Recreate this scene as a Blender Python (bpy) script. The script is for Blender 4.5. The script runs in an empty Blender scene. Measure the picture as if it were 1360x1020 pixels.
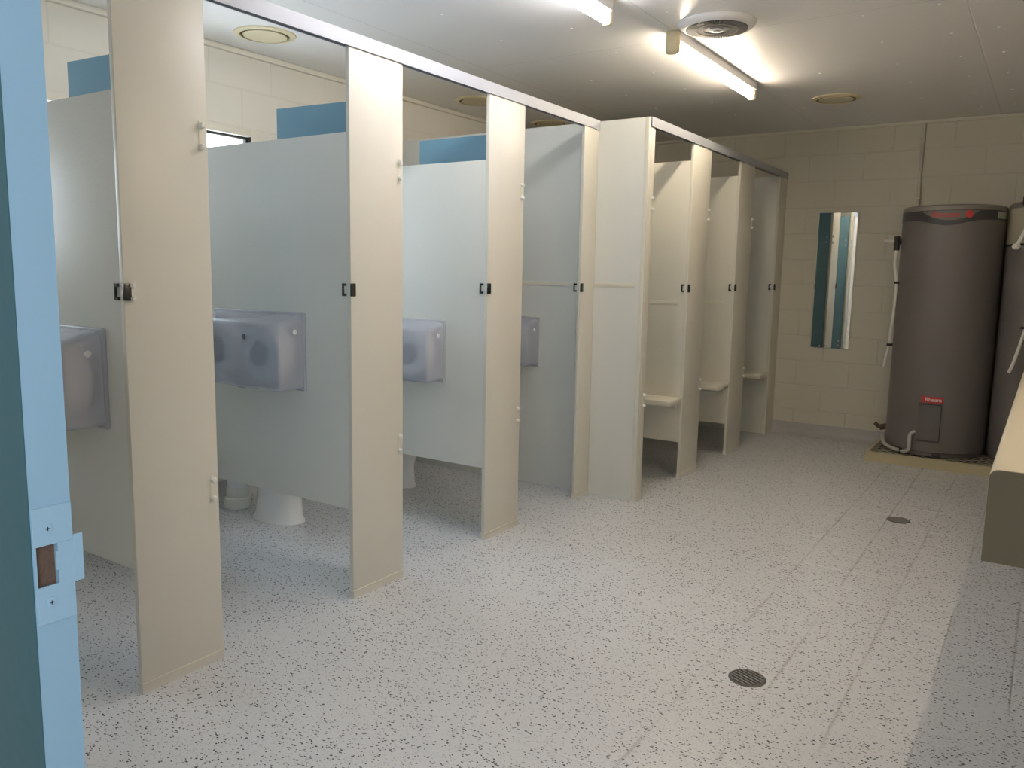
import bpy, bmesh, math
from math import pi, sin, cos, radians as rad
from mathutils import Vector, Matrix

sc = bpy.context.scene
C = sc.collection

# ------------------------------------------------------------------ materials
def nt(name):
    m = bpy.data.materials.new(name); m.use_nodes = True
    t = m.node_tree; b = t.nodes['Principled BSDF']
    return m, t, b
def N(t, kind, **kw):
    n = t.nodes.new(kind)
    for k, v in kw.items():
        if k in n.inputs.keys(): n.inputs[k].default_value = v
        else: setattr(n, k, v)
    return n
def coords(t, scale=(1,1,1), loc=(0,0,0)):
    g = t.nodes.new('ShaderNodeNewGeometry')
    mp = t.nodes.new('ShaderNodeMapping'); mp.inputs['Scale'].default_value = scale
    mp.inputs['Location'].default_value = loc
    t.links.new(g.outputs['Position'], mp.inputs['Vector'])
    return mp.outputs['Vector']
def math_n(t, op, a, b=None, clamp=False):
    n = t.nodes.new('ShaderNodeMath'); n.operation = op; n.use_clamp = clamp
    for i, v in enumerate((a, b)):
        if v is None: continue
        if isinstance(v, (int, float)): n.inputs[i].default_value = v
        else: t.links.new(v, n.inputs[i])
    return n.outputs[0]
def bump(t, b, h, strength=.2, dist=.002):
    n = t.nodes.new('ShaderNodeBump'); n.inputs['Strength'].default_value = strength
    n.inputs['Distance'].default_value = dist
    t.links.new(h, n.inputs['Height']); t.links.new(n.outputs[0], b.inputs['Normal'])
    return n
def mixc(t, f, a, c):
    n = t.nodes.new('ShaderNodeMix'); n.data_type = 'RGBA'
    if isinstance(f, (int, float)): n.inputs[0].default_value = f
    else: t.links.new(f, n.inputs[0])
    for s, v in ((6, a), (7, c)):
        if isinstance(v, tuple): n.inputs[s].default_value = (*v, 1)
        else: t.links.new(v, n.inputs[s])
    return n.outputs[2]

def paint(name, col, rough=.45, peel=.12, scale=220, metallic=0, spec=.5, var=.03):
    m, t, b = nt(name)
    v = coords(t)
    n = N(t, 'ShaderNodeTexNoise', Scale=2.5, Detail=3.0); t.links.new(v, n.inputs['Vector'])
    dark = tuple(c*(1-var) for c in col); lite = tuple(min(1, c*(1+var)) for c in col)
    t.links.new(mixc(t, n.outputs['Fac'], dark, lite), b.inputs['Base Color'])
    b.inputs['Roughness'].default_value = rough; b.inputs['Metallic'].default_value = metallic
    b.inputs['Specular IOR Level'].default_value = spec
    if peel:
        p = N(t, 'ShaderNodeTexNoise', Scale=scale, Detail=2.0); t.links.new(v, p.inputs['Vector'])
        bump(t, b, p.outputs['Fac'], peel, .002)
    return m

def block_wall(name, axis, col, phase, jt=.90, jb=.42):
    """painted concrete blockwork, 400 x 200 running bond"""
    m, t, b = nt(name)
    g = t.nodes.new('ShaderNodeNewGeometry'); s = t.nodes.new('ShaderNodeSeparateXYZ')
    t.links.new(g.outputs['Position'], s.inputs[0])
    u = s.outputs[0 if axis == 'X' else 1]; z = s.outputs[2]
    zr = math_n(t, 'DIVIDE', z, .2)
    row = math_n(t, 'FLOOR', zr)
    odd = math_n(t, 'MODULO', row, 2.0)
    us = math_n(t, 'ADD', math_n(t, 'ADD', math_n(t, 'DIVIDE', u, .4), 20 - phase/.4), math_n(t, 'MULTIPLY', odd, .5))
    fu = math_n(t, 'FRACT', us); fz = math_n(t, 'FRACT', zr)
    du = math_n(t, 'MULTIPLY', math_n(t, 'MINIMUM', fu, math_n(t, 'SUBTRACT', 1.0, fu)), .4)
    dz = math_n(t, 'MULTIPLY', math_n(t, 'MINIMUM', fz, math_n(t, 'SUBTRACT', 1.0, fz)), .2)
    nz = N(t, 'ShaderNodeTexNoise', Scale=9.0, Detail=4.0); t.links.new(g.outputs['Position'], nz.inputs['Vector'])
    wob = math_n(t, 'MULTIPLY', math_n(t, 'SUBTRACT', nz.outputs['Fac'], .5), .004)
    d = math_n(t, 'ADD', math_n(t, 'MINIMUM', du, dz), wob)
    groove = math_n(t, 'DIVIDE', d, .006, clamp=True)      # 0 in the joint, 1 on the block
    n2 = N(t, 'ShaderNodeTexNoise', Scale=1.3, Detail=3.0); t.links.new(g.outputs['Position'], n2.inputs['Vector'])
    base = mixc(t, n2.outputs['Fac'], tuple(c*.95 for c in col), tuple(min(1,c*1.05) for c in col))
    t.links.new(mixc(t, groove, tuple(c*jt for c in col), base), b.inputs['Base Color'])
    fine = N(t, 'ShaderNodeTexNoise', Scale=120.0, Detail=3.0); t.links.new(g.outputs['Position'], fine.inputs['Vector'])
    h = math_n(t, 'ADD', groove, math_n(t, 'MULTIPLY', fine.outputs['Fac'], .18))
    bump(t, b, h, jb, .004)
    b.inputs['Roughness'].default_value = .5
    return m

def floor_mat():
    m, t, b = nt('speckled_vinyl')
    v = coords(t)
    # wandering of flake outlines
    nw = N(t, 'ShaderNodeTexNoise', Scale=160.0, Detail=1.0); t.links.new(v, nw.inputs['Vector'])
    def vadd(a, c, k):
        sub = t.nodes.new('ShaderNodeVectorMath'); sub.operation = 'SUBTRACT'; t.links.new(c, sub.inputs[0]); sub.inputs[1].default_value = (.5,.5,.5)
        ma = t.nodes.new('ShaderNodeVectorMath'); ma.operation = 'SCALE'; t.links.new(sub.outputs[0], ma.inputs[0]); ma.inputs['Scale'].default_value = k
        ad = t.nodes.new('ShaderNodeVectorMath'); ad.operation = 'ADD'; t.links.new(a, ad.inputs[0]); t.links.new(ma.outputs[0], ad.inputs[1])
        return ad.outputs[0]
    vw = vadd(v, nw.outputs['Color'], .007)
    cl = N(t, 'ShaderNodeTexNoise', Scale=3.2, Detail=3.0); t.links.new(v, cl.inputs['Vector'])
    clus = math_n(t, 'ADD', math_n(t, 'MULTIPLY', cl.outputs['Fac'], 2.4), -.2, clamp=True)
    def layer(scale, rot, size, prob, seed):
        mp = t.nodes.new('ShaderNodeMapping'); t.links.new(vw, mp.inputs['Vector'])
        mp.inputs['Rotation'].default_value = (0, 0, rot); mp.inputs['Scale'].default_value = (1, 1.7, 1)
        mp.inputs['Location'].default_value = (seed, seed*1.7, 0)
        vo = N(t, 'ShaderNodeTexVoronoi', Scale=scale, voronoi_dimensions='2D'); t.links.new(mp.outputs[0], vo.inputs['Vector'])
        sp = t.nodes.new('ShaderNodeSeparateColor'); t.links.new(vo.outputs['Color'], sp.inputs[0])
        has = math_n(t, 'LESS_THAN', sp.outputs[0], math_n(t, 'MULTIPLY', clus, prob))
        thr = math_n(t, 'MULTIPLY', sp.outputs[1], size)
        near = math_n(t, 'LESS_THAN', vo.outputs['Distance'], thr)
        return math_n(t, 'MULTIPLY', has, near), sp.outputs[2]
    base = mixc(t, nw.outputs['Fac'], (.64,.66,.69), (.68,.695,.725))
    f1, r1 = layer(98, .3, .45, .32, 3.1)
    f2, r2 = layer(130, 1.2, .42, .32, 7.7)
    f3, r3 = layer(85, 2.2, .40, .28, 1.3)
    c = mixc(t, math_n(t, 'MULTIPLY', f2, .55), base, (.30,.31,.34))
    c = mixc(t, math_n(t, 'MULTIPLY', f3, .35), c, (.38,.42,.50))
    c = mixc(t, math_n(t, 'MULTIPLY', f1, .93), c, (.035,.037,.045))
    # old tile joints telegraphing through the vinyl, in the washing side of the room
    s = t.nodes.new('ShaderNodeSeparateXYZ'); t.links.new(v, s.inputs[0])
    def joint(o, off, w):
        fr = math_n(t, 'FRACT', math_n(t, 'ADD', math_n(t, 'DIVIDE', o, .208), off))
        d = math_n(t, 'MULTIPLY', math_n(t, 'ABSOLUTE', math_n(t, 'SUBTRACT', fr, .5)), .208)
        return math_n(t, 'SUBTRACT', 1.0, math_n(t, 'DIVIDE', d, w, clamp=True))
    n3 = N(t, 'ShaderNodeTexNoise', Scale=2.2, Detail=2.0); t.links.new(v, n3.inputs['Vector'])
    mask = math_n(t, 'MULTIPLY', math_n(t, 'ADD', math_n(t, 'MULTIPLY', s.outputs[0], 2.4), 2.9, clamp=True),
                  math_n(t, 'MULTIPLY', math_n(t, 'SUBTRACT', n3.outputs['Fac'], .33), 4.0, clamp=True))
    jx = math_n(t, 'MULTIPLY', joint(s.outputs[0], 20.5 + .20/.208, .006), mask)
    jy = math_n(t, 'MULTIPLY', joint(s.outputs[1], 20.5 - .06/.208, .005), mask)
    h = math_n(t, 'MULTIPLY', math_n(t, 'MAXIMUM', jx, jy), -2.2)
    c = mixc(t, math_n(t, 'MULTIPLY', jx, .36), c, (.36,.35,.34))
    c = mixc(t, math_n(t, 'MULTIPLY', jy, .6), c, (.92,.92,.92))  # highlights along the cross joints, painted in as pale lines
    t.links.new(c, b.inputs['Base Color'])
    fn = N(t, 'ShaderNodeTexNoise', Scale=60.0, Detail=2.0); t.links.new(v, fn.inputs['Vector'])
    h2 = math_n(t, 'ADD', h, math_n(t, 'MULTIPLY', fn.outputs['Fac'], .16))
    bump(t, b, h2, .6, .0022)
    b.inputs['Roughness'].default_value = .27
    return m

def ceiling_mat():
    m, t, b = nt('ceiling_sheet')
    v = coords(t)
    s = t.nodes.new('ShaderNodeSeparateXYZ'); t.links.new(v, s.inputs[0])
    def near(o, period, off, w):
        fr = math_n(t, 'FRACT', math_n(t, 'ADD', math_n(t, 'DIVIDE', o, period), 30.5 + off))
        return math_n(t, 'MULTIPLY', math_n(t, 'ABSOLUTE', math_n(t, 'SUBTRACT', fr, .5)), period)
    # screw heads on a 400 x 470 grid (filled and painted over)
    dx = near(s.outputs[0], .4, 0, 0); dy = near(s.outputs[1], .475, -3.93/.475, 0)
    dd = math_n(t, 'SQRT', math_n(t, 'ADD', math_n(t, 'POWER', dx, 2.0), math_n(t, 'POWER', dy, 2.0)))
    dot = math_n(t, 'SUBTRACT', 1.0, math_n(t, 'POWER', math_n(t, 'DIVIDE', dd, .009, clamp=True), 4.0))
    jx = math_n(t, 'SUBTRACT', 1.0, math_n(t, 'DIVIDE', near(s.outputs[0], 1.2, .4/1.2, 0), .004, clamp=True))
    jy = math_n(t, 'SUBTRACT', 1.0, math_n(t, 'DIVIDE', near(s.outputs[1], 3.6, -3.88/3.6, 0), .004, clamp=True))
    j = math_n(t, 'MAXIMUM', jx, jy)
    c = mixc(t, math_n(t, 'MULTIPLY', j, .55), (.86,.845,.845), (.50,.48,.46))
    t.links.new(c, b.inputs['Base Color'])
    n = N(t, 'ShaderNodeTexNoise', Scale=90.0, Detail=2.0); t.links.new(v, n.inputs['Vector'])
    n2 = N(t, 'ShaderNodeTexNoise', Scale=2.0, Detail=1.0); t.links.new(v, n2.inputs['Vector'])
    h = math_n(t, 'ADD', math_n(t, 'MULTIPLY', n.outputs['Fac'], .1), math_n(t, 'SUBTRACT', math_n(t, 'ADD', math_n(t, 'MULTIPLY', n2.outputs['Fac'], 1.5), 0.0), math_n(t, 'MULTIPLY', j, 1.0)))
    bump(t, b, h, .5, .002)
    b.inputs['Roughness'].default_value = .27
    return m

def emit(name, col, strength):
    m, t, b = nt(name)
    b.inputs['Base Color'].default_value = (*col, 1)
    b.inputs['Emission Color'].default_value = (*col, 1); b.inputs['Emission Strength'].default_value = strength
    return m
def glass_mat():
    m, t, b = nt('window_glass')
    tr = t.nodes.new('ShaderNodeBsdfTransparent'); tr.inputs[0].default_value = (.95,.97,.98,1)
    gl = t.nodes.new('ShaderNodeBsdfGlossy'); gl.inputs['Roughness'].default_value = .05
    mx = t.nodes.new('ShaderNodeMixShader'); mx.inputs[0].default_value = .06
    t.links.new(tr.outputs[0], mx.inputs[1]); t.links.new(gl.outputs[0], mx.inputs[2])
    t.links.new(mx.outputs[0], t.nodes['Material Output'].inputs['Surface'])
    return m
def plastic_translucent():
    m, t, b = nt('smoked_plastic')
    v = coords(t)
    n = N(t, 'ShaderNodeTexNoise', Scale=6.0, Detail=2.0); t.links.new(v, n.inputs['Vector'])
    t.links.new(mixc(t, n.outputs['Fac'], (.60,.61,.69), (.66,.67,.74)), b.inputs['Base Color'])
    b.inputs['Roughness'].default_value = .22
    b.inputs['Alpha'].default_value = .5
    b.inputs['Coat Weight'].default_value = .3
    return m

M = dict(
    floor=floor_mat(), ceiling=ceiling_mat(),
    back=block_wall('cream_block_back', 'X', (.69,.655,.56), -.07),
    left=block_wall('cream_block_side', 'Y', (.76,.74,.67), .12, .93, .25),
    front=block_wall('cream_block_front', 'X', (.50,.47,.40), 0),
    cream=paint('cream_paint', (.725,.70,.625), .38, .10, 160),
    creamtrim=paint('cream_trim_paint', (.77,.74,.64), .35, .05),
    divider=paint('mist_laminate', (.745,.75,.705), .30, .25, 130),
    wallpanel=paint('wall_panel_paint', (.74,.75,.71), .35, .15, 130),
    blue=paint('blue_paint', (.15,.30,.40), .35, .10),
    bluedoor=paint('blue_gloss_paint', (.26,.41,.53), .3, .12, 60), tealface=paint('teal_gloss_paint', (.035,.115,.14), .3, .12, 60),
    strike=paint('painted_strike_plate', (.29,.44,.56), .3, .05),
    alu=paint('aluminium', (.42,.44,.49), .5, .0, metallic=.3),
    steel=paint('worn_steel', (.5,.49,.46), .35, .05, metallic=1),
    chrome=paint('dark_chrome', (.10,.10,.10), .22, 0, metallic=.9),
    slat=paint('drain_slat', (.24,.235,.225), .5, .05), grate=paint('grate_metal', (.10,.095,.09), .45, .05), copper=paint('tarnished_copper', (.13,.07,.045), .5, .2), rust=paint('rust', (.12,.072,.05), .8, .6, 300, var=.5),
    screw=paint('screw_filler', (.92,.92,.90), .15, 0), white=paint('white_plastic', (.82,.81,.76), .3, .0),
    fanwhite=paint('fan_plastic', (.70,.70,.72), .3, .0),
    ceramic=paint('vitreous_china', (.86,.87,.88), .08, 0, var=.01),
    pipe=paint('cream_pipe', (.66,.64,.56), .4, 0),
    conduit=paint('grey_conduit', (.50,.50,.47), .5, .2, 90),
    vent=paint('aged_vent_plastic', (.72,.63,.42), .4, .05),
    ventdark=paint('vent_gap', (.16,.11,.05), .7, .1),
    dark=paint('black_plastic', (.02,.02,.02), .4, .1),
    grille=paint('fan_grille', (.15,.14,.13), .5, .1),
    heater=paint('heater_enamel', (.17,.155,.15), .33, .06, 60),
    heaterlid=paint('heater_lid', (.24,.22,.20), .3, .05),
    heatercover=paint('heater_cover', (.135,.125,.12), .4, .06, 60), heaterband=paint('heater_band', (.055,.055,.06), .28, .0),
    heaterbadge=paint('heater_badge', (.16,.155,.15), .3, .0),
    heateralt=paint('old_heater_cap', (.44,.40,.30), .4, .05),
    red=paint('red_print', (.55,.05,.05), .4, 0),
    sticker=paint('sticker', (.42,.45,.40), .4, 0),
    whiteprint=paint('white_print', (.75,.72,.70), .4, 0),
    tray=paint('tray_paint', (.52,.46,.30), .45, .1, 80),
    mesh=paint('mesh_paint', (.80,.75,.60), .4, 0),
    vanity=paint('vanity_laminate', (.66,.60,.47), .35, .05), vanityend=paint('olive_end_panel', (.27,.235,.165), .4, .05),  # vanityend: laminate darkened in the colour for the unlit near end
    cove=paint('grey_coving', (.50,.49,.49), .4, .1, 100),
    plastic=plastic_translucent(), roll=paint('paper_roll', (.66,.66,.68), .8, .1), rolldark=paint('roll_core', (.16,.17,.20), .7, 0),
    glass=glass_mat(), tube=emit('fluorescent_tube', (1.0,.86,.66), 67.0), tubecool=emit('cool_fluorescent_tube', (1.0,.97,.97), 62.0), tubewarm=emit('warm_fluorescent_tube', (1.0,.80,.56), 78.0),
    lobby=paint('lobby_paint', (.35,.34,.30), .6, .1),
)
mm, t_, b_ = nt('mirror_silver'); b_.inputs['Metallic'].default_value = 1; b_.inputs['Roughness'].default_value = .015
b_.inputs['Base Color'].default_value = (.88,.90,.89,1); M['mirror'] = mm
mm, t_, b_ = nt('black_window_rubber'); b_.inputs['Base Color'].default_value = (.03,.03,.03,1); M['rubber'] = mm

# ------------------------------------------------------------------ geometry helpers
class G:
    def __init__(s): s.bm = bmesh.new()
    def box(s, x0, y0, z0, x1, y1, z1, bev=0, seg=2, mat=None):
        r = bmesh.ops.create_cube(s.bm, size=1)
        vs = r['verts']
        c = Vector(((x0+x1)/2, (y0+y1)/2, (z0+z1)/2)); d = Vector((abs(x1-x0), abs(y1-y0), abs(z1-z0)))
        for v in vs: v.co = Vector((v.co.x*d.x, v.co.y*d.y, v.co.z*d.z)) + c
        if bev:
            es = list({e for v in vs for e in v.link_edges})
            r2 = bmesh.ops.bevel(s.bm, geom=es, offset=bev, segments=seg, profile=.5, affect='EDGES')
            vs = list({v for f in r2['faces'] for v in f.verts} | {v for v in vs if v.is_valid})
        if mat is not None:
            for v in vs: v.co = mat @ v.co
        return s
    def cyl(s, p, q, r, seg=20, r2=None, caps=True):
        p, q = Vector(p), Vector(q); d = q - p
        m = Matrix.Translation((p+q)/2) @ d.to_track_quat('Z', 'Y').to_matrix().to_4x4()
        bmesh.ops.create_cone(s.bm, cap_ends=caps, segments=seg, radius1=r, radius2=r if r2 is None else r2, depth=d.length, matrix=m)
        return s
    def lathe(s, prof, c=(0,0,0), seg=48, axis='Z', close=False):
        c = Vector(c); rings = []
        for r, z in prof:
            ring = []
            for i in range(seg):
                a = 2*pi*i/seg
                p = Vector((r*cos(a), r*sin(a), z))
                if axis == '-Y': p = Vector((r*cos(a), -z, r*sin(a)))
                if axis == 'X': p = Vector((z, r*cos(a), r*sin(a)))
                ring.append(s.bm.verts.new(c + p))
            rings.append(ring)
        for a, b in zip(rings, rings[1:]):
            for i in range(seg):
                j = (i+1) % seg
                try: s.bm.faces.new((a[i], a[j], b[j], b[i]))
                except ValueError: pass
        if not close:
            for ring, fl in ((rings[0], True), (rings[-1], False)):
                try: s.bm.faces.new(ring[::-1] if fl else ring)
                except ValueError: pass
        return s
    def loft(s, rings, cap=True):
        R = [[s.bm.verts.new(p) for p in ring] for ring in rings]
        n = len(R[0])
        for a, b in zip(R, R[1:]):
            for i in range(n):
                j = (i+1) % n; s.bm.faces.new((a[i], a[j], b[j], b[i]))
        if cap: s.bm.faces.new(R[0][::-1]); s.bm.faces.new(R[-1])
        return s
    def tube(s, pts, r, seg=10, n=6):
        P = [Vector(p) for p in pts]
        if len(P) > 2:     # Catmull-Rom
            Q = [P[0]*2-P[1]] + P + [P[-1]*2-P[-2]]; out = []
            for k in range(1, len(Q)-2):
                a, b, c, d = Q[k-1:k+3]
                for i in range(n):
                    t = i/n
                    out.append(.5*((2*b)+(c-a)*t+(2*a-5*b+4*c-d)*t*t+(3*b-a-3*c+d)*t**3))
            out.append(P[-1]); P = out
        rings = []; up = Vector((.13,.27,.95)).normalized()
        for i, p in enumerate(P):
            d = (P[min(i+1, len(P)-1)] - P[max(i-1, 0)]).normalized()
            x = d.cross(up)
            if x.length < .05: x = d.cross(Vector((1,0,0)))
            x.normalize(); y = d.cross(x)
            up = -y if (-y).dot(up) > 0 else y
            rings.append([p + x*(r*cos(2*pi*k/seg)) + up*(r*sin(2*pi*k/seg)) for k in range(seg)])
        return s.loft(rings)
    def quad(s, *p):
        s.bm.faces.new([s.bm.verts.new(q) for q in p]); return s
    def build(s, name, mat, parent=None, smooth=None, loc=None):
        bmesh.ops.remove_doubles(s.bm, verts=s.bm.verts, dist=1e-6)
        bmesh.ops.recalc_face_normals(s.bm, faces=s.bm.faces)
        if loc is not None: bmesh.ops.translate(s.bm, verts=s.bm.verts, vec=-Vector(loc))
        me = bpy.data.meshes.new(name); s.bm.to_mesh(me); s.bm.free()
        o = bpy.data.objects.new(name, me); C.objects.link(o)
        if loc is not None: o.location = loc
        me.materials.append(M[mat] if isinstance(mat, str) else mat)
        if smooth:
            for p in me.polygons: p.use_smooth = True
            me.set_sharp_from_angle(angle=rad(smooth))
        if parent is not None:
            o.parent = parent
            root = Vector((0,0,0)); q = parent
            while q is not None: root += Vector(q.location); q = q.parent
            # geometry is written in world coordinates: cancel the parents' offset
            o.location = Vector(o.location) - root if loc is None else Vector(loc) - root
        return o
def thing(name, label, cat, loc, group=None):
    o = bpy.data.objects.new(name, None); C.objects.link(o); o.location = loc
    o.empty_display_size = .1
    o['label'] = label; o['category'] = cat
    if group: o['group'] = group
    return o
def tag(o, label, cat, group=None):
    o['label'] = label; o['category'] = cat
    if group: o['group'] = group
    return o
def struct(o, label=None):
    o['kind'] = 'structure'
    if label: o['label'] = label
    return o

# ------------------------------------------------------------------ room
XL, XR, YB, YF, H = -3.704, .47, 6.68, .365, 2.4
struct(G().box(XL-.2, -1.6, -.1, XR+.2, YB+.2, 0).build('floor', 'floor'), 'pale grey speckled vinyl floor')
ceil = struct(G().box(XL-.2, -1.6, H, XR+.2, YB+.2, H+.1).build('ceiling', 'ceiling'), 'glossy off-white sheet ceiling')
sm = None
for X in (-2.4, -2.0, -1.52, -1.2, -.8, -.5, -.31, 0.0, .2):
    for k in range(9):
        Y = 2.52 + k*.475
        if abs(X+1.385) < .22 and abs(Y-3.735) < .22: continue
        if sm is None:
            o = G().lathe([(.0075,0),(.007,-.0015),(.004,-.0028),(.001,-.003)], (0,0,0), 14).build('screw_head', 'screw', None, 60); sm = o.data
        else:
            o = bpy.data.objects.new('screw_head', sm); C.objects.link(o)
        o.parent = ceil; o.location = (X, Y, H)
struct(G().box(XL-.2, YB, 0, XR+.2, YB+.2, H).build('wall_back', 'back'), 'cream painted block wall behind the water heaters')
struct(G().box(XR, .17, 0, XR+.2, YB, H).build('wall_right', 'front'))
# left wall with two high window openings
WINS = [(.05, 1.10), (1.82, 3.01)]
WZ0, WZ1 = 1.28, 2.0
g = G(); ys = [.17]
for a, b in WINS:
    g.box(XL-.2, a, 0, XL, b, WZ0); g.box(XL-.2, a, WZ1, XL, b, H)
cuts = [-1.6] + [v for w in WINS for v in w] + [YB]
for i in range(0, len(cuts), 2): g.box(XL-.2, cuts[i], 0, XL, cuts[i+1], H)
struct(g.build('wall_left', 'left'), 'cream painted block wall with high windows behind the cubicles')
# entrance wall, opening X -1.13 .. .22
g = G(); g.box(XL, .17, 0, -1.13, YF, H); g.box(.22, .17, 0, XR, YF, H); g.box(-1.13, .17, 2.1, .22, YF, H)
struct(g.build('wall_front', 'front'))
# lobby the photographer stands in
struct(G().box(-1.5, -1.6, 0, -1.4, .17, H).build('wall_lobby_left', 'lobby'))
g = G(); g.box(XR, -1.6, 0, XR+.1, -1.0, H); g.box(XR, -.2, 0, XR+.1, .17, H); g.box(XR, -1.0, 0, XR+.1, -.2, .7); g.box(XR, -1.0, 2.1, XR+.1, -.2, H)  # unseen side opening, added so daylight reaches the entrance door edge
struct(g.build('wall_lobby_right', 'lobby'))
struct(G().box(-1.5, -1.7, 0, XR+.1, -1.6, H).build('wall_lobby_rear', 'lobby'))
# beads at the ceiling line
g = G(); g.box(XL, YF, H-.028, XL+.028, YB, H, .006)
struct(g.build('trim_1', 'creamtrim', smooth=40), 'white bead along the left wall top')
g = G(); g.box(XL+.03, YB-.022, H-.022, XR, YB, H, .005)
struct(g.build('trim_2', 'creamtrim', smooth=40), 'thin bead along the back wall top')
# coved vinyl skirting
g = G()
prof = [(.0,.092),(.004,.092),(.006,.04),(.014,.018),(.035,.005),(.06,.001)]
rings = [[Vector((XL, YB-d, z)), Vector((XR, YB-d, z))] for d, z in prof]
R_ = [[g.bm.verts.new(p) for p in r] for r in rings]
for a, b in zip(R_, R_[1:]): g.bm.faces.new((a[0], a[1], b[1], b[0]))
e = g.build('baseboard_back', 'cove', smooth=60); struct(e, 'grey coved vinyl skirting along the back wall')
g = G()
for x0, s in ((XL, 1),):
    R_ = [[g.bm.verts.new((x0+s*d, YF, z)), g.bm.verts.new((x0+s*d, YB-.06, z))] for d, z in prof]
    for a, b in zip(R_, R_[1:]): g.bm.faces.new((a[0], a[1], b[1], b[0]))
struct(g.build('baseboard_left', 'cove', smooth=60))

# windows
for k, (a, b) in enumerate(WINS):
    w = bpy.data.objects.new('window_%d' % (k+1), None); C.objects.link(w); w.location = (XL, (a+b)/2, WZ0); struct(w, 'high window with a cream frame and black rubber edging')
    g = G(); x0, x1 = XL-.06, XL+.012; t = .042
    g.box(x0, a, WZ0, x1, a+t, WZ1, .003); g.box(x0, b-t, WZ0, x1, b, WZ1, .003)
    g.box(x0, a+t, WZ0, x1, b-t, WZ0+t, .003); g.box(x0, a+t, WZ1-t, x1, b-t, WZ1, .003)
    g.build('window_frame', 'creamtrim', w, 40)
    g = G(); t2 = t+.012; x0, x1 = XL-.045, XL-.02
    g.box(x0, a+t, WZ0+t, x1, a+t2, WZ1-t); g.box(x0, b-t2, WZ0+t, x1, b-t, WZ1-t)
    g.box(x0, a+t2, WZ0+t, x1, b-t2, WZ0+t2); g.box(x0, a+t2, WZ1-t2, x1, b-t2, WZ1-t)
    g.build('rubber_seal', 'rubber', w)
    G().box(XL-.036, a+t2-.002, WZ0+t2-.002, XL-.031, b-t2+.002, WZ1-t2+.002).build('pane', 'glass', w)

# ------------------------------------------------------------------ entrance door leaf (edge seen at the left of the frame)
DX = -.70; DY0, DY1 = .3245, .3585
dl = bpy.data.objects.new('door_1', None); C.objects.link(dl); dl.location = (DX-.2, (DY0+DY1)/2, 0)
struct(dl, 'blue painted entrance door leaf seen edge-on with a strike plate')
zc = .995
g = G()
# leaf built around the rebated pocket in its edge
g.box(-1.12, DY0, .01, DX-.022, DY1, 2.05)
g.box(DX-.022, DY0, .01, DX, DY1, zc-.0195); g.box(DX-.022, DY0, zc+.0195, DX, DY1, 2.05)
g.box(DX-.022, DY0, zc-.0195, DX, DY0+.003, zc+.0195); g.box(DX-.022, DY0+.0205, zc-.0195, DX, DY1, zc+.0195)
g.build('leaf', 'bluedoor', dl)
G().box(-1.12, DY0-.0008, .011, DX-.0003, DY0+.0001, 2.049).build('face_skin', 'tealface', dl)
sp = None
g = G()   # strike plate with a notched opening and a lip past the edge
px0, px1 = DX, DX+.0016
g.box(px0, DY0+.0005, zc+.018, px1, DY1, zc+.052, .0005); g.box(px0, DY0+.0005, zc-.052, px1, DY1, zc-.018, .0005)
g.box(px0, DY0+.0005, zc-.018, px1, DY0+.0025, zc+.018); g.box(px0, DY0+.0205, zc-.018, px1, DY1, zc+.018)
g.box(px0, DY0+.0185, zc-.006, px1, DY0+.0205, zc+.011)
g.box(px0-.0005, DY1, zc-.021, px1, DY1+.0085, zc+.022, .0006)
sp = g.build('strike_plate', 'strike', dl)
G().box(DX-.0215, DY0+.0031, zc-.0194, DX-.0045, DY0+.0204, zc+.0194).build('latch_pocket', 'rust', dl)
for dz in (.033, -.033):
    s = G().lathe([(.0048,0),(.0046,.0009),(.003,.0012)], (px1, DY0+.0125, zc+dz), 20, 'X').build('screw', 'strike', dl, 40)
    G().box(px1+.0009, DY0+.0120, zc+dz-.0018, px1+.0014, DY0+.0130, zc+dz+.0018).box(px1+.0009, DY0+.0107, zc+dz-.0004, px1+.0014, DY0+.0143, zc+dz+.0004).build('screw_slot', 'dark', s)

# ------------------------------------------------------------------ cubicle fronts
XS, X2 = -2.13, -1.832
ZT, ZH = 2.035, 2.08
TH = .018
def knob(p, par):
    G().lathe([(.0,0),(.0075,.0),(.0085,.004),(.008,.012),(.0055,.016),(.0,.0165)], p, 16, 'X', close=True).build('knob', 'white', par, 50)
def hinge(x, y, z, par):
    h = G().box(x-.0005, y-.012, z-.043, x+.0015, y-.001, z+.043, .0006).build('hinge', 'creamtrim', par)
    for dz in (-.030, .030):
        G().lathe([(.0,0),(.008,0),(.0095,.003),(.0095,.009),(.006,.014),(0,.0145)], (x+.001, y-.005, z+dz), 16, 'X', close=True).build('hinge_pin', 'white', h, 50)
def keeper(x, y, z, par, backing=False):
    # black wrapped strike on the face, U-shaped stop on the divider side of the edge
    k = G().box(x-.001, y-.004, z-.024, x+.010, y+.017, z+.024, .0025).build('latch_keeper', 'chrome', par, 40)
    g = G(); xb = x-TH-.016; yf = y-.006
    g.box(xb-.006, yf, z-.023, xb, yf+.006, z+.023); g.box(xb, yf, z+.014, xb+.012, yf+.006, z+.023); g.box(xb, yf, z-.023, xb+.012, yf+.006, z-.014)
    g.build('keeper_stop', 'chrome', par)
    b = G().box(x, y+.015, z-.023, x+.002, y+.024, z+.023, .0005).build('keeper_backing', 'white', par)
    if backing:
        for dz in (-.018, .018): knob((x+.002, y+.021, z+dz), b)
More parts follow.
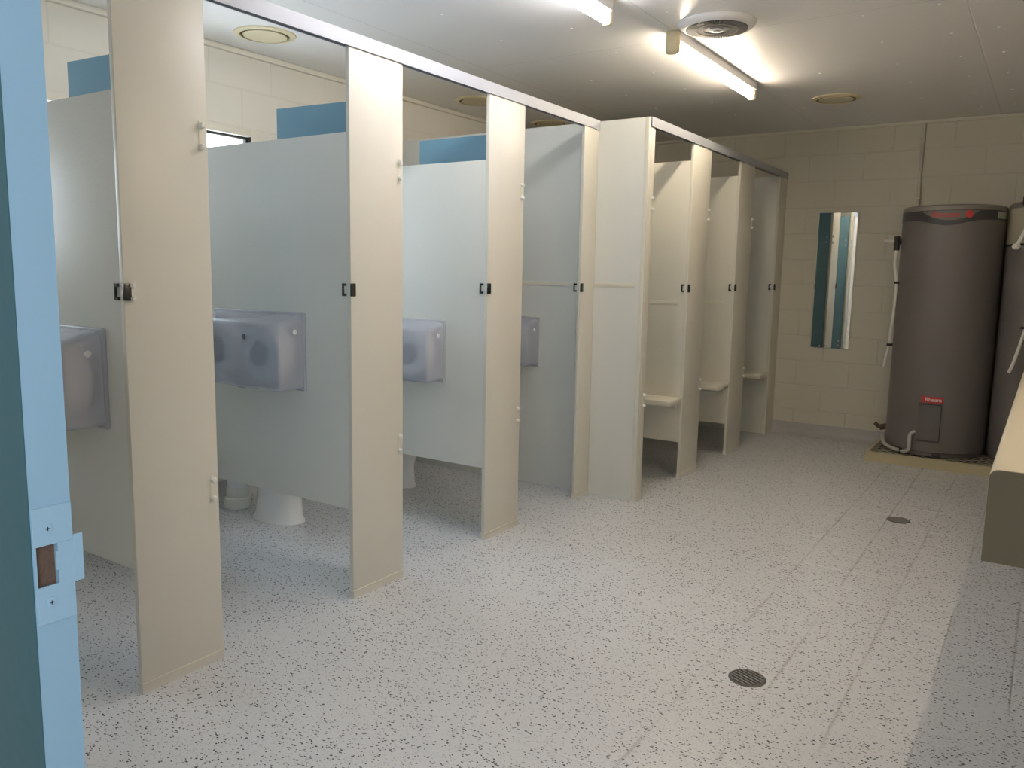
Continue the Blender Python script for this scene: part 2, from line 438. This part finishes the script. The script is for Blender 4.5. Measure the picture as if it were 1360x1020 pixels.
def pilaster(x, y0, y1, label, hingey=None, keep=True, backing=False):
    p = thing('pilaster', label, 'cubicle post', (x-TH/2, (y0+y1)/2, 0), 'cream cubicle fronts')
    G().box(x-TH, y0, .03, x, y1, ZT, .0015).build('panel', 'cream', p, 40)
    G().box(x-TH-.002, y0-.001, 0, x+.002, y1+.001, .029, .0005).box(x-TH-.0035, y0-.002, .028, x+.0045, y1+.002, .0315, .001).build('base_channel', 'cream', p)
    if hingey:
        hinge(x, hingey-.014, 1.635, p); hinge(x, hingey-.014, .567, p)
    if keep: keeper(x, y0, 1.181, p, backing)
    return p
pilaster(XS, .40, .68, 'cream toilet cubicle front post nearest the entrance, mostly behind the blue door edge', .677)
pilaster(XS, 1.27, 1.552, 'tall cream cubicle front post, largest one, beside the blue entrance door edge', 1.549, backing=True)
pilaster(XS, 2.14, 2.424, 'cream cubicle front post right of the opening with the large dispenser', 2.421)
pilaster(XS, 3.0, 3.288, 'cream cubicle front post just left of the last toilet opening', 3.285)
pilaster(XS, 3.87, 4.028, 'narrow cream front post in the corner where the toilet row meets the jutting panel', None)
pilaster(X2, 4.048, 4.105, 'thin cream front post on the jutting wall edge, left of the first shower bench', 4.106, keep=False)
pilaster(X2, 4.67, 4.965, 'cream shower front post between the first and second shower openings', 4.962)
pilaster(X2, 5.532, 5.842, 'cream shower front post between the second and third shower openings', 5.839)
pilaster(X2, 6.482, YB, 'cream shower front post meeting the back wall near the mirror', None)

def divider(x1, y, z0, z1, label, strip=None, mat='divider', group='cubicle dividers', name='partition_panel', th=.018):
    p = thing(name, label, 'partition', ((x1+XL)/2, y, z0), group)
    G().box(XL, y, z0, x1, y+th, z1, .0012).build('panel', mat, p, 40)
    if strip:
        G().box(XL+.01, y-.004, strip-.011, x1-.04, y+.0005, strip+.011, .0015).build('joint_strip', 'creamtrim', p, 40)
    return p
xd = XS-TH
divider(xd, 1.272, .378, 1.722, 'grey-green divider nearest the entrance, carrying the leftmost paper dispenser')
divider(xd, 2.142, .35, 1.742, 'grey-green divider behind the large lilac-grey paper dispenser in full view')
divider(xd, 3.002, .345, 1.75, 'grey-green divider in the third toilet opening, with a dispenser cut off by its left post')
w = thing('partition_wall', 'full-height pale partition wall jutting out between the toilet row and the showers', 'partition', ((X2+XL)/2, 4.03, 0))
G().box(XL, 4.03, 0, X2-.001, 4.048, 2.077, .0012).build('panel', 'wallpanel', w, 40)
G().box(XL+.01, 4.026, 1.186, XS-TH-.05, 4.0305, 1.208, .0015).build('joint_strip', 'creamtrim', w, 40)
G().box(XS+.004, 4.026, 1.186, X2-.05, 4.0305, 1.208, .0015).build('joint_strip', 'creamtrim', w, 40)
G().box(X2-.022, 4.0265, 0, X2, 4.0305, 2.077, .001).build('corner_strip', 'creamtrim', w, 40)
xs = X2-TH
divider(xs, 4.672, .23, 1.932, 'cream divider behind the nearest shower bench', 1.09, 'cream', 'shower dividers')
divider(xs, 5.534, .22, 1.935, 'cream divider behind the middle shower bench', 1.075, 'cream', 'shower dividers')
divider(xs, 6.484, 0, ZT, 'greyish full-height panel closing the farthest shower beside the back wall', None, 'divider', 'shower dividers')

# header channels
def header(x, y0, y1, label):
    g = G(); a = TH+.006
    g.box(x-a, y0, ZH-.004, x+.006, y1, ZH); g.box(x+.002, y0, ZT-.004, x+.006, y1, ZH-.004); g.box(x-a, y0, ZT-.004, x-a+.004, y1, ZH-.004)
    return tag(g.build('header_rail', 'alu', None, loc=(x, (y0+y1)/2, ZT)), label, 'rail', 'aluminium header rails')
header(XS, YF, 4.027, 'long aluminium header rail over the toilet cubicle fronts')
header(X2, 4.048, YB, 'aluminium header rail over the shower fronts, ending at the back wall')

# ------------------------------------------------------------------ doors, all standing open into the cubicles
def cubicle_door(x, y, ang, label, group, w=.62, z0=.35, z1=1.915):
    d = thing('cubicle_door', label, 'door', (x-TH, y, 0), group)
    m = Matrix.Translation((x-TH-.004, y, 0)) @ Matrix.Rotation(rad(ang), 4, 'Z')
    G().box(-w, 0, z0, 0, .018, z1, .0012, mat=m).build('leaf', 'blue', d, 40)
    h = G().box(-w+.02, .018, 1.15, -w+.05, .03, 1.215, .003, mat=m).build('latch', 'chrome', d, 40)
    G().box(-w+.022, .03, 1.175, -w+.034, .052, 1.19, .003, mat=m).build('latch_knob', 'steel', h, 40)
    for z in (1.635, .567):
        G().box(-.030, .0175, z-.035, -.018, .021, z-.017, .002, mat=m).box(-.030, .0175, z+.017, -.018, .021, z+.035, .002, mat=m).build('hinge_plate', 'white', d, 40)
    return d
gd = 'blue cubicle doors standing open'
cubicle_door(XS, 1.535, 4, 'dark blue door top showing left of the largest cream post', gd)
cubicle_door(XS, 2.415, 5.2, 'blue door top above the divider with the large dispenser, right of the window', gd)
cubicle_door(XS, 3.285, 0, 'blue door top showing above the divider left of the last toilet opening', gd)
gs = 'blue shower doors standing open'
cubicle_door(X2, 4.102, 0, 'blue door of the nearest shower, folded in along the jutting partition wall', gs, .56)
cubicle_door(X2, 4.962, 0, 'blue door of the middle shower, folded in behind its front post', gs, .56)
cubicle_door(X2, 5.84, 0, 'blue door of the farthest shower, folded in and reflected in the wall mirror', gs, .56)

# ------------------------------------------------------------------ shower benches
def bench(y, z, label):
    b = thing('shower_bench', label, 'bench', (-2.1, y, z), 'shower benches')
    G().box(-2.62, y-.205, z-.032, X2-.004, y-.001, z, .004).build('seat', 'creamtrim', b, 40)
    G().box(-2.60, y-.03, z-.07, X2-.03, y-.001, z-.032, .002).build('cleat', 'cream', b)
bench(4.672, .512, 'cream bench seat in the nearest shower')
bench(5.534, .512, 'cream bench seat in the middle shower')
bench(6.484, .50, 'cream bench seat in the farthest shower')

# ------------------------------------------------------------------ paper dispensers
def dispenser(xr, y, z0, z1, label, w=.53, d=.125):
    D = thing('toilet_paper_dispenser', label, 'dispenser', (xr-w/2, y, z0), 'double roll paper dispensers')
    x0 = xr-w
    G().box(x0-.004, y-.014, z0-.006, xr+.004, y+.0006, z1+.008, .005, 3).build('back_plate', 'plastic', D, 40)
    # curved cover
    x1, x0_ = xr, x0
    def ring(yy, ins, zt, zb, rr=.028):
        a0, a1, b0, b1 = x0+ins, xr-ins, zb, zt; P = []
        for cx, cz, s in ((a1-rr, b1-rr, 0), (a0+rr, b1-rr, 1), (a0+rr, b0+rr, 2), (a1-rr, b0+rr, 3)):
            for i in range(6):
                a = s*pi/2 + i*pi/10
                xx = cx+rr*cos(a); hw = (x1-x0_)/2
                P.append(Vector((xx, yy-(.016*max(0, 1-((xx-(x1+x0_)/2)/hw)**2) if yy < y-.09 else 0), cz+rr*sin(a))))
        return P
    rings = [ring(y-.015, 0, z1, z0), ring(y-.08, 0, z1-.016, z0), ring(y-d+.012, .002, z1-.026, z0+.002), ring(y-d+.004, .006, z1-.031, z0+.006), ring(y-d, .016, z1-.042, z0+.016)]
    cov = G().loft(rings).build('cover', 'plastic', D, 50)
    zc = (z0+z1)/2-.005
    for cx in (x0+.135, xr-.135):
        r = G().lathe([(.105,0),(.105,.085)], (cx, y-.025, zc), 40, '-Y').build('paper_roll', 'roll', D, 40)
        G().lathe([(.05,0),(.05,.004)], (cx, y-.1105, zc), 28, '-Y').build('roll_core', 'rolldark', r, 40)
    G().lathe([(.011,0),(.0105,.003),(.006,.004)], (xr-.19, y-d-.0128, z1-.085), 20, '-Y').build('key_lock', 'rolldark', D, 40)
    G().lathe([(.010,0),(.010,.003),(.0062,.003),(.0055,.0012)], (xr-.001, y-.055, z1-.062), 24, 'X').build('side_button', 'fanwhite', D, 40)
    G().box(xr-.30, y-.09, z0-.008, xr-.26, y-.06, z0+.002, .002).build('tear_tab', 'plastic', D, 40)
dispenser(-2.235, 1.272, .79, 1.068, 'lilac-grey plastic paper dispenser, leftmost one beside the blue door edge')
dispenser(-2.375, 2.142, .79, 1.078, 'lilac-grey plastic paper dispenser, largest one in full view left of centre')
dispenser(-2.372, 3.002, .735, 1.018, 'lilac-grey plastic paper dispenser cut off by the post left of it, third from the entrance')
dispenser(-2.485, 4.03, .715, .992, 'farthest paper dispenser, a sliver showing beside the post in the last toilet opening')

# ------------------------------------------------------------------ toilets
def ell(cx, cy, rx, ry, z, n=32, back=None):
    P = []
    for i in range(n):
        a = 2*pi*i/n; x = cx+rx*cos(a); y = cy+ry*sin(a)
        if back is not None and x < back: x = back
        P.append(Vector((x, y, z)))
    return P
def toilet(yc, label):
    T = thing('toilet', label, 'toilet', (-3.25, yc, 0), 'toilets')
    secs = [(-3.17,.165,.098,0),(-3.17,.163,.096,.01),(-3.165,.150,.085,.03),(-3.16,.140,.080,.12),(-3.15,.150,.088,.20),(-3.125,.20,.125,.28),(-3.11,.235,.165,.35),(-3.105,.25,.178,.385),(-3.105,.25,.178,.395)]
    G().loft([ell(cx, yc, rx, ry, z) for cx, rx, ry, z in secs]).build('bowl', 'ceramic', T, 60)
    G().box(-3.54, yc-.11, .30, -3.24, yc+.11, .395, .03, 4).build('rear_deck', 'ceramic', T, 50)
    G().tube([(-3.24, yc, .17), (-3.33, yc, .24), (-3.43, yc, .24), (-3.49, yc, .17), (-3.49, yc, .08)], .052, 20).build('trap', 'ceramic', T, 60)
    G().lathe([(.055,.0),(.068,.002),(.070,.035),(.066,.055),(.058,.06),(.056,.11)], (-3.49, yc, 0), 32).build('pan_collar', 'white', T, 40)
    G().loft([ell(-3.105, yc, .255, .183, .397), ell(-3.105, yc, .258, .186, .405), ell(-3.105, yc, .252, .18, .422)]).build('lid', 'white', T, 50)
    c = G().box(-3.69, yc-.19, .62, -3.53, yc+.19, .96, .025, 4).build('cistern', 'white', T, 50)
    G().lathe([(.022,0),(.022,.006),(.018,.009)], (-3.61, yc, .958), 24).build('flush_button', 'chrome', c, 40)
    G().tube([(-3.61, yc, .64), (-3.61, yc, .5), (-3.58, yc, .37), (-3.52, yc, .35)], .022, 14).build('flush_pipe', 'white', T, 50)
toilet(.95, 'white toilet in the cubicle nearest the entrance')
toilet(1.93, 'white toilet whose foot is just hidden under the divider by the blue door')
toilet(2.66, 'white toilet foot and pan collar showing under the divider with the large dispenser')
toilet(3.52, 'white toilet foot showing right of the middle cream post, under the third divider')

# ------------------------------------------------------------------ ceiling fittings
def batten(x, y0, y1, label, tube='tube'):
    L = thing('fluorescent_light', label, 'light', (x, (y0+y1)/2, H), 'fluorescent battens')
    G().loft([[Vector((x+a, y, z)) for a, z in ((-.030,H),(-.028,H-.04),(-.018,H-.052),(.018,H-.052),(.028,H-.04),(.030,H))] for y in (y0+.04, y1-.02)]).build('body', 'fanwhite', L, 30)
    G().box(x-.032, y0, H-.106, x+.032, y0+.045, H, .014, 4).build('end_cap', 'vent', L, 50)
    G().box(x-.022, y1-.03, H-.098, x+.022, y1, H, .010, 4).build('end_cap', 'vent', L, 50)
    G().cyl((x, y0+.046, H-.080), (x, y1-.031, H-.080), .0135, 20).build('tube', tube, L, 40)
batten(-1.60, 3.72, 4.97, 'fluorescent batten glowing beside the round exhaust fan')
batten(-1.68, 1.98, 3.235, 'fluorescent batten cut off by the top edge of the picture', 'tubecool')
batten(.14, 1.85, 3.10, 'fluorescent batten over the vanity bench at the right', 'tubewarm')

def vent(x, y, label, r=.15):
    V = thing('ceiling_vent', label, 'vent', (x, y, H), 'round ceiling vents')
    G().lathe([(r-.030,-.0),(r-.030,-.010),(r-.026,-.012),(r-.003,-.006),(r,-.0)], (x, y, H), 56, close=True).build('rim', 'vent', V, 40)
    G().lathe([(r-.030,-.0005),(r-.030,-.002)], (x, y, H), 48).build('throat', 'ventdark', V, 40)
    G().lathe([(.03,-.002),(.03,-.006),(r-.048,-.006),(r-.044,-.009),(r-.047,-.013),(.02,-.017),(.001,-.017)], (x, y, H), 56).build('disc', 'vent', V, 40)
vent(-3.353, 2.795, 'round cream ceiling vent above the second toilet cubicle, topmost left')
vent(-3.336, 4.55, 'round cream ceiling vent half hidden behind the third cream post')
vent(-3.334, 5.50, 'flat-looking round ceiling vent above the panel in the last toilet opening')
vent(-1.262, 5.61, 'round cream ceiling vent near the back wall, right of the lit batten')

fx, fy = -1.385, 3.735
F = thing('exhaust_fan', 'round white exhaust fan grille in the ceiling beside the batten', 'fan', (fx, fy, H))
G().lathe([(.138,-.0),(.138,-.024),(.141,-.026),(.158,-.020),(.173,-.008),(.175,0)], (fx, fy, H), 64, close=True).build('rim', 'fanwhite', F, 40)
G().lathe([(.1375,-.010),(.1375,-.014)], (fx, fy, H), 48).build('fan_throat', 'dark', F, 40)
g = G()
for i in range(72):
    a = 2*pi*i/72; m = Matrix.Translation((fx, fy, 0)) @ Matrix.Rotation(a, 4, 'Z')
    g.box(.028, -.0017, H-.029, .1378, .0017, H-.020, mat=m)
for r in (.06, .093):
    g.lathe([(r-.0015,-.031),(r+.0015,-.031),(r+.0015,-.022),(r-.0015,-.022),(r-.0015,-.031)], (fx, fy, H), 48, close=True)
g.build('grille', 'grille', F)
b = G().lathe([(.031,-.020),(.031,-.031),(.026,-.034),(.001,-.035)], (fx, fy, H), 32).build('badge', 'fanwhite', F, 40)
G().lathe([(.016,-.0346),(.016,-.0354)], (fx, fy, H), 28).build('badge_print', 'grille', b)

# ------------------------------------------------------------------ floor drains
def drain(x, y, label):
    D = thing('floor_drain', label, 'drain', (x, y, 0), 'floor drains')
    G().lathe([(.048,.0),(.048,.0035),(.053,.0045),(.058,.001),(.058,0)], (x, y, 0), 48, close=True).build('ring', 'grate', D, 40)
    G().lathe([(.0485,.0003),(.0485,.0008)], (x, y, 0), 40).build('well', 'dark', D)
    g = G()
    for i in range(-3, 4):
        o = i*.0132; hw = math.sqrt(max(.0485**2-o*o, 0))-.0005
        m = Matrix.Translation((x, y, 0)) @ Matrix.Rotation(rad(67), 4, 'Z')
        g.box(o-.0027, -hw, .0012, o+.0027, hw, .0040, mat=m)
    g.build('grate', 'slat', D)
drain(-.69, 2.415, 'round slotted floor drain in the foreground')
drain(-.565, 4.56, 'small round floor drain in front of the water heater')

# ------------------------------------------------------------------ mirror
Mi = thing('wall_mirror', 'tall narrow frameless mirror on the back wall reflecting blue doors', 'mirror', (-1.425, YB, .71))
G().box(-1.572, YB-.009, .712, -1.280, YB-.001, 1.762, .0015).build('backing', 'alu', Mi)
G().box(-1.570, YB-.0105, .714, -1.282, YB-.0088, 1.760).build('glass', 'mirror', Mi)

# surface conduit on the back wall
cd = thing('wall_conduit', 'thin cream conduit running down the back wall from the ceiling to the water heater', 'pipe', (-.877, YB, 1.5))
G().cyl((-.877, YB-.013, 1.2), (-.877, YB-.013, H-.02), .011, 14).build('tube', 'pipe', cd, 40)
for z in (2.25, 1.85, 1.45): G().box(-.892, YB-.026, z-.008, -.862, YB, z+.008, .002).build('clip', 'pipe', cd)

# ------------------------------------------------------------------ water heaters
def text_mesh(s, size, f):
    cu = bpy.data.curves.new('lettering', 'FONT'); cu.body = s; cu.size = size; cu.align_x = 'CENTER'; cu.align_y = 'CENTER'
    cu.extrude = .0; cu.offset = size*.012
    o = bpy.data.objects.new('lettering', cu); C.objects.link(o)
    dg = bpy.context.evaluated_depsgraph_get(); dg.update()
    me = bpy.data.meshes.new_from_object(o.evaluated_get(dg))
    bpy.data.objects.remove(o)
    bm = bmesh.new(); bm.from_mesh(me); bpy.data.meshes.remove(me)
    bmesh.ops.triangulate(bm, faces=bm.faces)
    bmesh.ops.subdivide_edges(bm, edges=[e for e in bm.edges if e.calc_length() > size*.3], cuts=2, use_grid_fill=False)
    for v in bm.verts: v.co = f(v.co.x, v.co.y)
    return bm
def heater(cx, cy, R, z0, z1, label, full=True, cap='heaterlid'):
    Hh = thing('water_heater', label, 'water heater', (cx, cy, z0), 'water heaters on the drip tray')
    G().lathe([(R-.03,z0),(R-.012,z0+.004),(R-.012,z0+.03),(R,z0+.034),(R,z1-.115),(R-.001,z1-.04)], (cx, cy, 0), 96).build('tank', 'heater', Hh, 35)
    G().lathe([(R+.001,z1-.042),(R+.002,z1-.036),(R+.001,z1-.016),(R-.012,z1-.004),(R-.05,z1),(.001,z1+.004)], (cx, cy, 0), 96).build('lid', cap, Hh, 35)
    a0 = math.atan2(-cy, -cx)
    def P(s, z, off=0.0):      # s = sideways offset as a share of the radius seen from the room
        a = a0 + math.asin(max(-1, min(1, s))); r = R + off
        return Vector((cx+r*cos(a), cy+r*sin(a), z))
    if not full:
        G().lathe([(R+.0006,z1-.27),(R+.002,z1-.268),(R+.002,z1-.044),(R,z1-.040)], (cx, cy, 0), 96, close=True).build('upper_jacket', 'heateralt', Hh, 35)
        G().lathe([(R+.001,z1-.283),(R+.004,z1-.28),(R+.004,z1-.27),(R+.001,z1-.268)], (cx, cy, 0), 96, close=True).build('seam_band', 'dark', Hh, 35)
        return Hh, P
    # dark band with a dipping swoosh
    g = G(); n = 120; top = z1-.040
    va, vb = [], []
    for i in range(n+1):
        a = -pi + 2*pi*i/n; s = sin(a)
        dip = math.exp(-((a+.12)/.42)**2)*.038 if abs(a) < 1.6 else 0
        p = Vector((cx+(R+.0022)*cos(a0+a), cy+(R+.0022)*sin(a0+a), 0))
        va.append(g.bm.verts.new(p+Vector((0,0,top)))); vb.append(g.bm.verts.new(p+Vector((0,0,top-.062-dip))))
    for i in range(n): g.bm.faces.new((va[i], va[i+1], vb[i+1], vb[i]))
    band = g.build('badge_band', 'heaterband', Hh, 40)
    # light half-moon plate carrying the maker's name
    g = G(); n = 30; va, vb = [], []
    for i in range(n+1):
        t = i/n; s = -.60 + 1.05*t
        dz = .062*(sin(pi*t)**.8)
        va.append(g.bm.verts.new(P(s, top-.004, .0034))); vb.append(g.bm.verts.new(P(s, top-.005-dz, .0034)))
    for i in range(n): g.bm.faces.new((va[i], va[i+1], vb[i+1], vb[i]))
    g.build('name_plate', 'heaterbadge', band, 40)
    def lettering(s, size, s0, z, mat, par, off=.0045, xs=1.0):
        a_ = math.asin(s0)
        bm = text_mesh(s, size, lambda u, v: P(sin(a_+u*xs/R), z+v, off))
        me = bpy.data.meshes.new('lettering'); bm.to_mesh(me); bm.free(); me.materials.append(M[mat])
        o = bpy.data.objects.new('lettering', me); C.objects.link(o); o.parent = par
        root = Vector((0,0,0)); q = par
        while q is not None: root += Vector(q.location); q = q.parent
        o.location = -root
    lettering('Rheem', .052, -.16, top-.031, 'red', band, xs=1.15)
    g = G()      # round red badge
    a_ = math.asin(.27); vs = [g.bm.verts.new(P(sin(a_+.024*cos(k*2*pi/28)/R), top-.028+.024*sin(k*2*pi/28), .0045)) for k in range(28)]
    g.bm.faces.new(vs); rb = g.build('round_badge', 'red', band)
    
    def patch(sa, sb, za, zb, off, name, mat, par, thick=0):
        g = G(); n = 14
        rows = []
        offs = [off] if not thick else [0, off]
        def grid(o):
            return [[g.bm.verts.new(P(sin(math.asin(sa)+(math.asin(sb)-math.asin(sa))*i/n), z, o)) for i in range(n+1)] for z in (za, zb)]
        A = grid(off)
        for i in range(n): g.bm.faces.new((A[0][i], A[0][i+1], A[1][i+1], A[1][i]))
        if thick:
            B = grid(off-thick)
            for i in range(n):
                g.bm.faces.new((B[0][i], B[0][i+1], A[0][i+1], A[0][i])); g.bm.faces.new((A[1][i], A[1][i+1], B[1][i+1], B[1][i]))
            g.bm.faces.new((B[0][0], A[0][0], A[1][0], B[1][0])); g.bm.faces.new((A[0][n], B[0][n], B[1][n], A[1][n]))
        return g.build(name, mat, par, 40)
    patch(.78, .985, top-.052, top-.008, .0036, 'rating_sticker', 'sticker', band)
    ac = patch(-.33, .075, .185, .425, .022, 'access_cover', 'heatercover', Hh, .024)
    patch(-.345, .095, .172, .432, .008, 'cover_edge', 'heaterband', ac, .01)
    rl = patch(-.31, .11, .440, .482, .003, 'red_label', 'red', Hh)
    lettering('Rheem', .036, -.08, .461, 'whiteprint', rl, .004)
    # lid markings
    return Hh, P
TZ = .068
h1, P1 = heater(-.602, 6.335, .315, TZ+.001, 1.752, 'tall dark grey water heater with a red name badge, standing on the drip tray', True)
h2, P2 = heater(.034, 6.335, .315, TZ+.001, 1.765, 'second dark water heater half hidden behind the first at the right edge', False)
# relief valve, drain line and conduit on the first heater
vx, vy, vz = -.930, 6.245, 1.52
v = G().cyl((vx+.035, vy+.02, vz), (vx-.018, vy, vz+.002), .022, 16).cyl((vx-.002, vy, vz-.062), (vx-.002, vy, vz+.035), .019, 16).build('relief_valve', 'dark', h1, 40)
G().tube([(vx-.015, vy, vz+.002), (vx-.05, vy, vz+.003), (vx-.085, vy, vz+.006)], .010, 10).build('valve_lever', 'white', v, 50)
ln = G().tube([(vx, vy, vz-.06), (vx-.005, vy-.005, 1.36), (vx+.018, vy-.02, 1.24), (vx+.016, vy-.02, 1.05), (vx+.006, vy-.015, .90), (vx+.003, vy-.01, .80), (vx-.012, vy, .72), (vx-.024, vy+.01, .64)], .0105, 12).build('drain_line', 'white', h1, 60)
for z, dx in ((1.235, .018), (.80, .003)):
    G().box(vx+dx-.014, vy-.036, z-.008, vx+dx+.022, vy+.004, z+.008, .003).build('pipe_clip', 'dark', ln)
def pt(s, z, off): return tuple(P1(s, z, off))
fc = G().tube([pt(-.36,.235,.012), pt(-.42,.215,.03), pt(-.43,.17,.03), pt(-.43,.115,.03), pt(-.50,.09,.028), pt(-.62,.088,.028), pt(-.80,.093,.026), pt(-.93,.105,.024), pt(-.99,.15,.022)], .0125, 14).build('flexible_conduit', 'conduit', h1, 60)
G().tube([pt(-.56,.088,.02), pt(-.60,.088,.03)], .017, 14).build('pipe_clip', 'dark', fc)
G().cyl((-.90, 6.43, .19), (-.975, 6.42, .17), .022, 14).cyl((-.975, 6.42, .17), (-1.01, 6.42, .20), .014, 12).build('copper_valve', 'copper', h1, 40)
G().box(-.60+.02, 6.03-.012, TZ+.006, -.55+.02, 6.03+.02, TZ+.026, .003).build('foot_bracket', 'heaterband', h1)
# second heater fittings
g = G(); g.cyl((-.185, 6.10, 1.735), (-.185, 6.10, 1.79), .02, 14).cyl((-.185, 6.10, 1.775), (-.13, 6.08, 1.775), .017, 14)
g.build('top_elbow', 'dark', h2, 40)
G().tube([(-.165, 6.02, 1.60), (-.185, 6.02, 1.54), (-.205, 6.02, 1.49)], .012, 10).build('valve_lever', 'white', h2, 50)
G().lathe([(.001,-.02),(.02,-.016),(.026,0),(.02,.016),(.001,.02)], (-.212, 6.02, 1.475), 16).build('relief_valve', 'white', h2, 50)
l2 = G().tube([(-.10, 6.0, 1.2), (-.115, 6.0, 1.0), (-.135, 6.0, .88), (-.165, 6.0, .74), (-.183, 6.01, .68)], .0105, 12).build('drain_line', 'white', h2, 60)
G().box(-.145, 5.985, .962, -.115, 6.015, .978, .003).build('pipe_clip', 'dark', l2)

# drip tray with expanded mesh top
T = thing('drip_tray', 'low cream drip tray with a diamond mesh top under the water heaters', 'tray', (-.3, 6.3, 0))
x0, x1, y0, y1 = -.985, .44, 5.965, 6.665
g = G(); w = .022
g.box(x0, y0, 0, x1, y0+.006, TZ, .001); g.box(x0, y1-.006, 0, x1, y1, TZ, .001); g.box(x0, y0+.006, 0, x0+.006, y1-.006, TZ, .001); g.box(x1-.006, y0+.006, 0, x1, y1-.006, TZ, .001)
g.box(x0, y0, TZ-.004, x1, y0+w, TZ+.0005); g.box(x0, y1-w, TZ-.004, x1, y1, TZ+.0005); g.box(x0, y0+w, TZ-.004, x0+w, y1-w, TZ+.0005); g.box(x1-w, y0+w, TZ-.004, x1, y1-w, TZ+.0005)
g.build('frame', 'tray', T)
G().box(x0+.006, y0+.006, .001, x1-.006, y1-.006, .004).build('tray_floor', 'dark', T)
g = G(); cwx, cwy = .088, .058
ax0, ax1, ay0, ay1 = x0+w-.004, x1-w+.004, y0+w-.004, y1-w+.004
nx = int((ax1-ax0)/cwx); ny = int((ay1-ay0)/cwy)
sx = (ax1-ax0)/nx; sy = (ay1-ay0)/ny
def strip(a, b, wd=.0030):
    a = Vector((*a, TZ-.003)); b = Vector((*b, TZ-.003)); d = (b-a).normalized(); nrm = Vector((-d.y, d.x, 0))*wd
    up = Vector((0,0,.0022))
    g.bm.faces.new([g.bm.verts.new(q) for q in (a-nrm+up, b-nrm+up, b+nrm+up*.3, a+nrm+up*.3)])
    g.bm.faces.new([g.bm.verts.new(q) for q in (a-nrm, b-nrm, b-nrm+up, a-nrm+up)])
for i in range(nx):
    for j in range(ny):
        X, Y = ax0+i*sx, ay0+j*sy
        strip((X, Y+sy/2), (X+sx/2, Y)); strip((X+sx/2, Y), (X+sx, Y+sy/2))
        strip((X, Y+sy/2), (X+sx/2, Y+sy)); strip((X+sx/2, Y+sy), (X+sx, Y+sy/2))
g.build('mesh_top', 'mesh', T)
for s in ((-.95,6.2),(.35,6.2)): pass

# ------------------------------------------------------------------ vanity bench on the right wall
V = thing('vanity_bench', 'cream wall-hung bench with a rounded front edge at the right, warmly lit on top', 'bench', (.2, 3.5, .642))
prof = [(XR-.001,.642),(-.060,.642),(-.066,.648)]
for i in range(7):
    a = pi - i*pi/12; prof.append((-.078+.018+.018*cos(a), .832+.018*sin(a)))
prof[2] = (-.072,.642); prof[1] = (-.05,.642)
prof = [(XR-.001,.642),(-.078,.642)] + prof[3:] + [(XR-.001,.85)]
G().loft([[Vector((x, y, z)) for x, z in prof] for y in (2.004, 5.05)]).build('bench_top', 'vanity', V, 30)
g = G(); g.loft([[Vector((x + (.0008 if x < .4 else -.0008), y, z + (.0008 if z < .7 else -.0008))) for x, z in prof] for y in (2.0015, 2.0045)]).build('end_panel', 'vanityend', V, 30)  # thin skin whose dark tone stands in for shade on the end face
for y in (2.5, 3.5, 4.5):
    G().box(.12, y-.02, .45, XR, y+.02, .641, .004).build('bracket', 'cream', V)

# ------------------------------------------------------------------ daylight, camera, colour
wd = bpy.data.worlds.new('sky'); sc.world = wd; wd.use_nodes = True
bg = wd.node_tree.nodes['Background']
bg.inputs['Color'].default_value = (.83,.91,1.0,1); bg.inputs['Strength'].default_value = 9.5
for k, (a, b, lx, lz0, lz1, sd) in enumerate([(a, b, XL-.19, WZ0, WZ1, 1) for a, b in WINS] + [(-1.0, -.2, XR+.09, .7, 2.1, -1)]):  # last portal serves the added, unseen lobby opening, not a window
    L = bpy.data.lights.new('window_portal', 'AREA'); L.shape = 'RECTANGLE'; L.size = lz1-lz0; L.size_y = b-a
    L.cycles.is_portal = True
    o = bpy.data.objects.new('window_portal', L); C.objects.link(o)
    o.location = (lx, (a+b)/2, (lz0+lz1)/2)
    o.rotation_euler = (0, -sd*pi/2, 0)      # shines into the room along X

yaw, pitch, roll, f_, hcam = .585, .1365, .0182, 1070.9, 1.2519
fwd = Vector((-sin(yaw)*cos(pitch), cos(yaw)*cos(pitch), -sin(pitch)))
right = Vector((cos(yaw), sin(yaw), 0)); up = right.cross(fwd)
r2 = right*cos(roll) + up*sin(roll); u2 = -right*sin(roll) + up*cos(roll)
cam = bpy.data.cameras.new('camera'); co = bpy.data.objects.new('camera', cam); C.objects.link(co)
co.matrix_world = Matrix(((r2.x,u2.x,-fwd.x,0),(r2.y,u2.y,-fwd.y,0),(r2.z,u2.z,-fwd.z,hcam),(0,0,0,1)))
cam.sensor_fit = 'HORIZONTAL'; cam.sensor_width = 36; cam.lens = 36*f_/1360; cam.clip_start = .02
sc.camera = co
vs = sc.view_settings
sc.display_settings.display_device = 'sRGB'
vs.view_transform = 'Standard'; vs.look = 'None'; vs.gamma = 1; vs.use_curve_mapping = False
vs.exposure = 0.0
sc.cycles.max_bounces = 10; sc.cycles.diffuse_bounces = 6
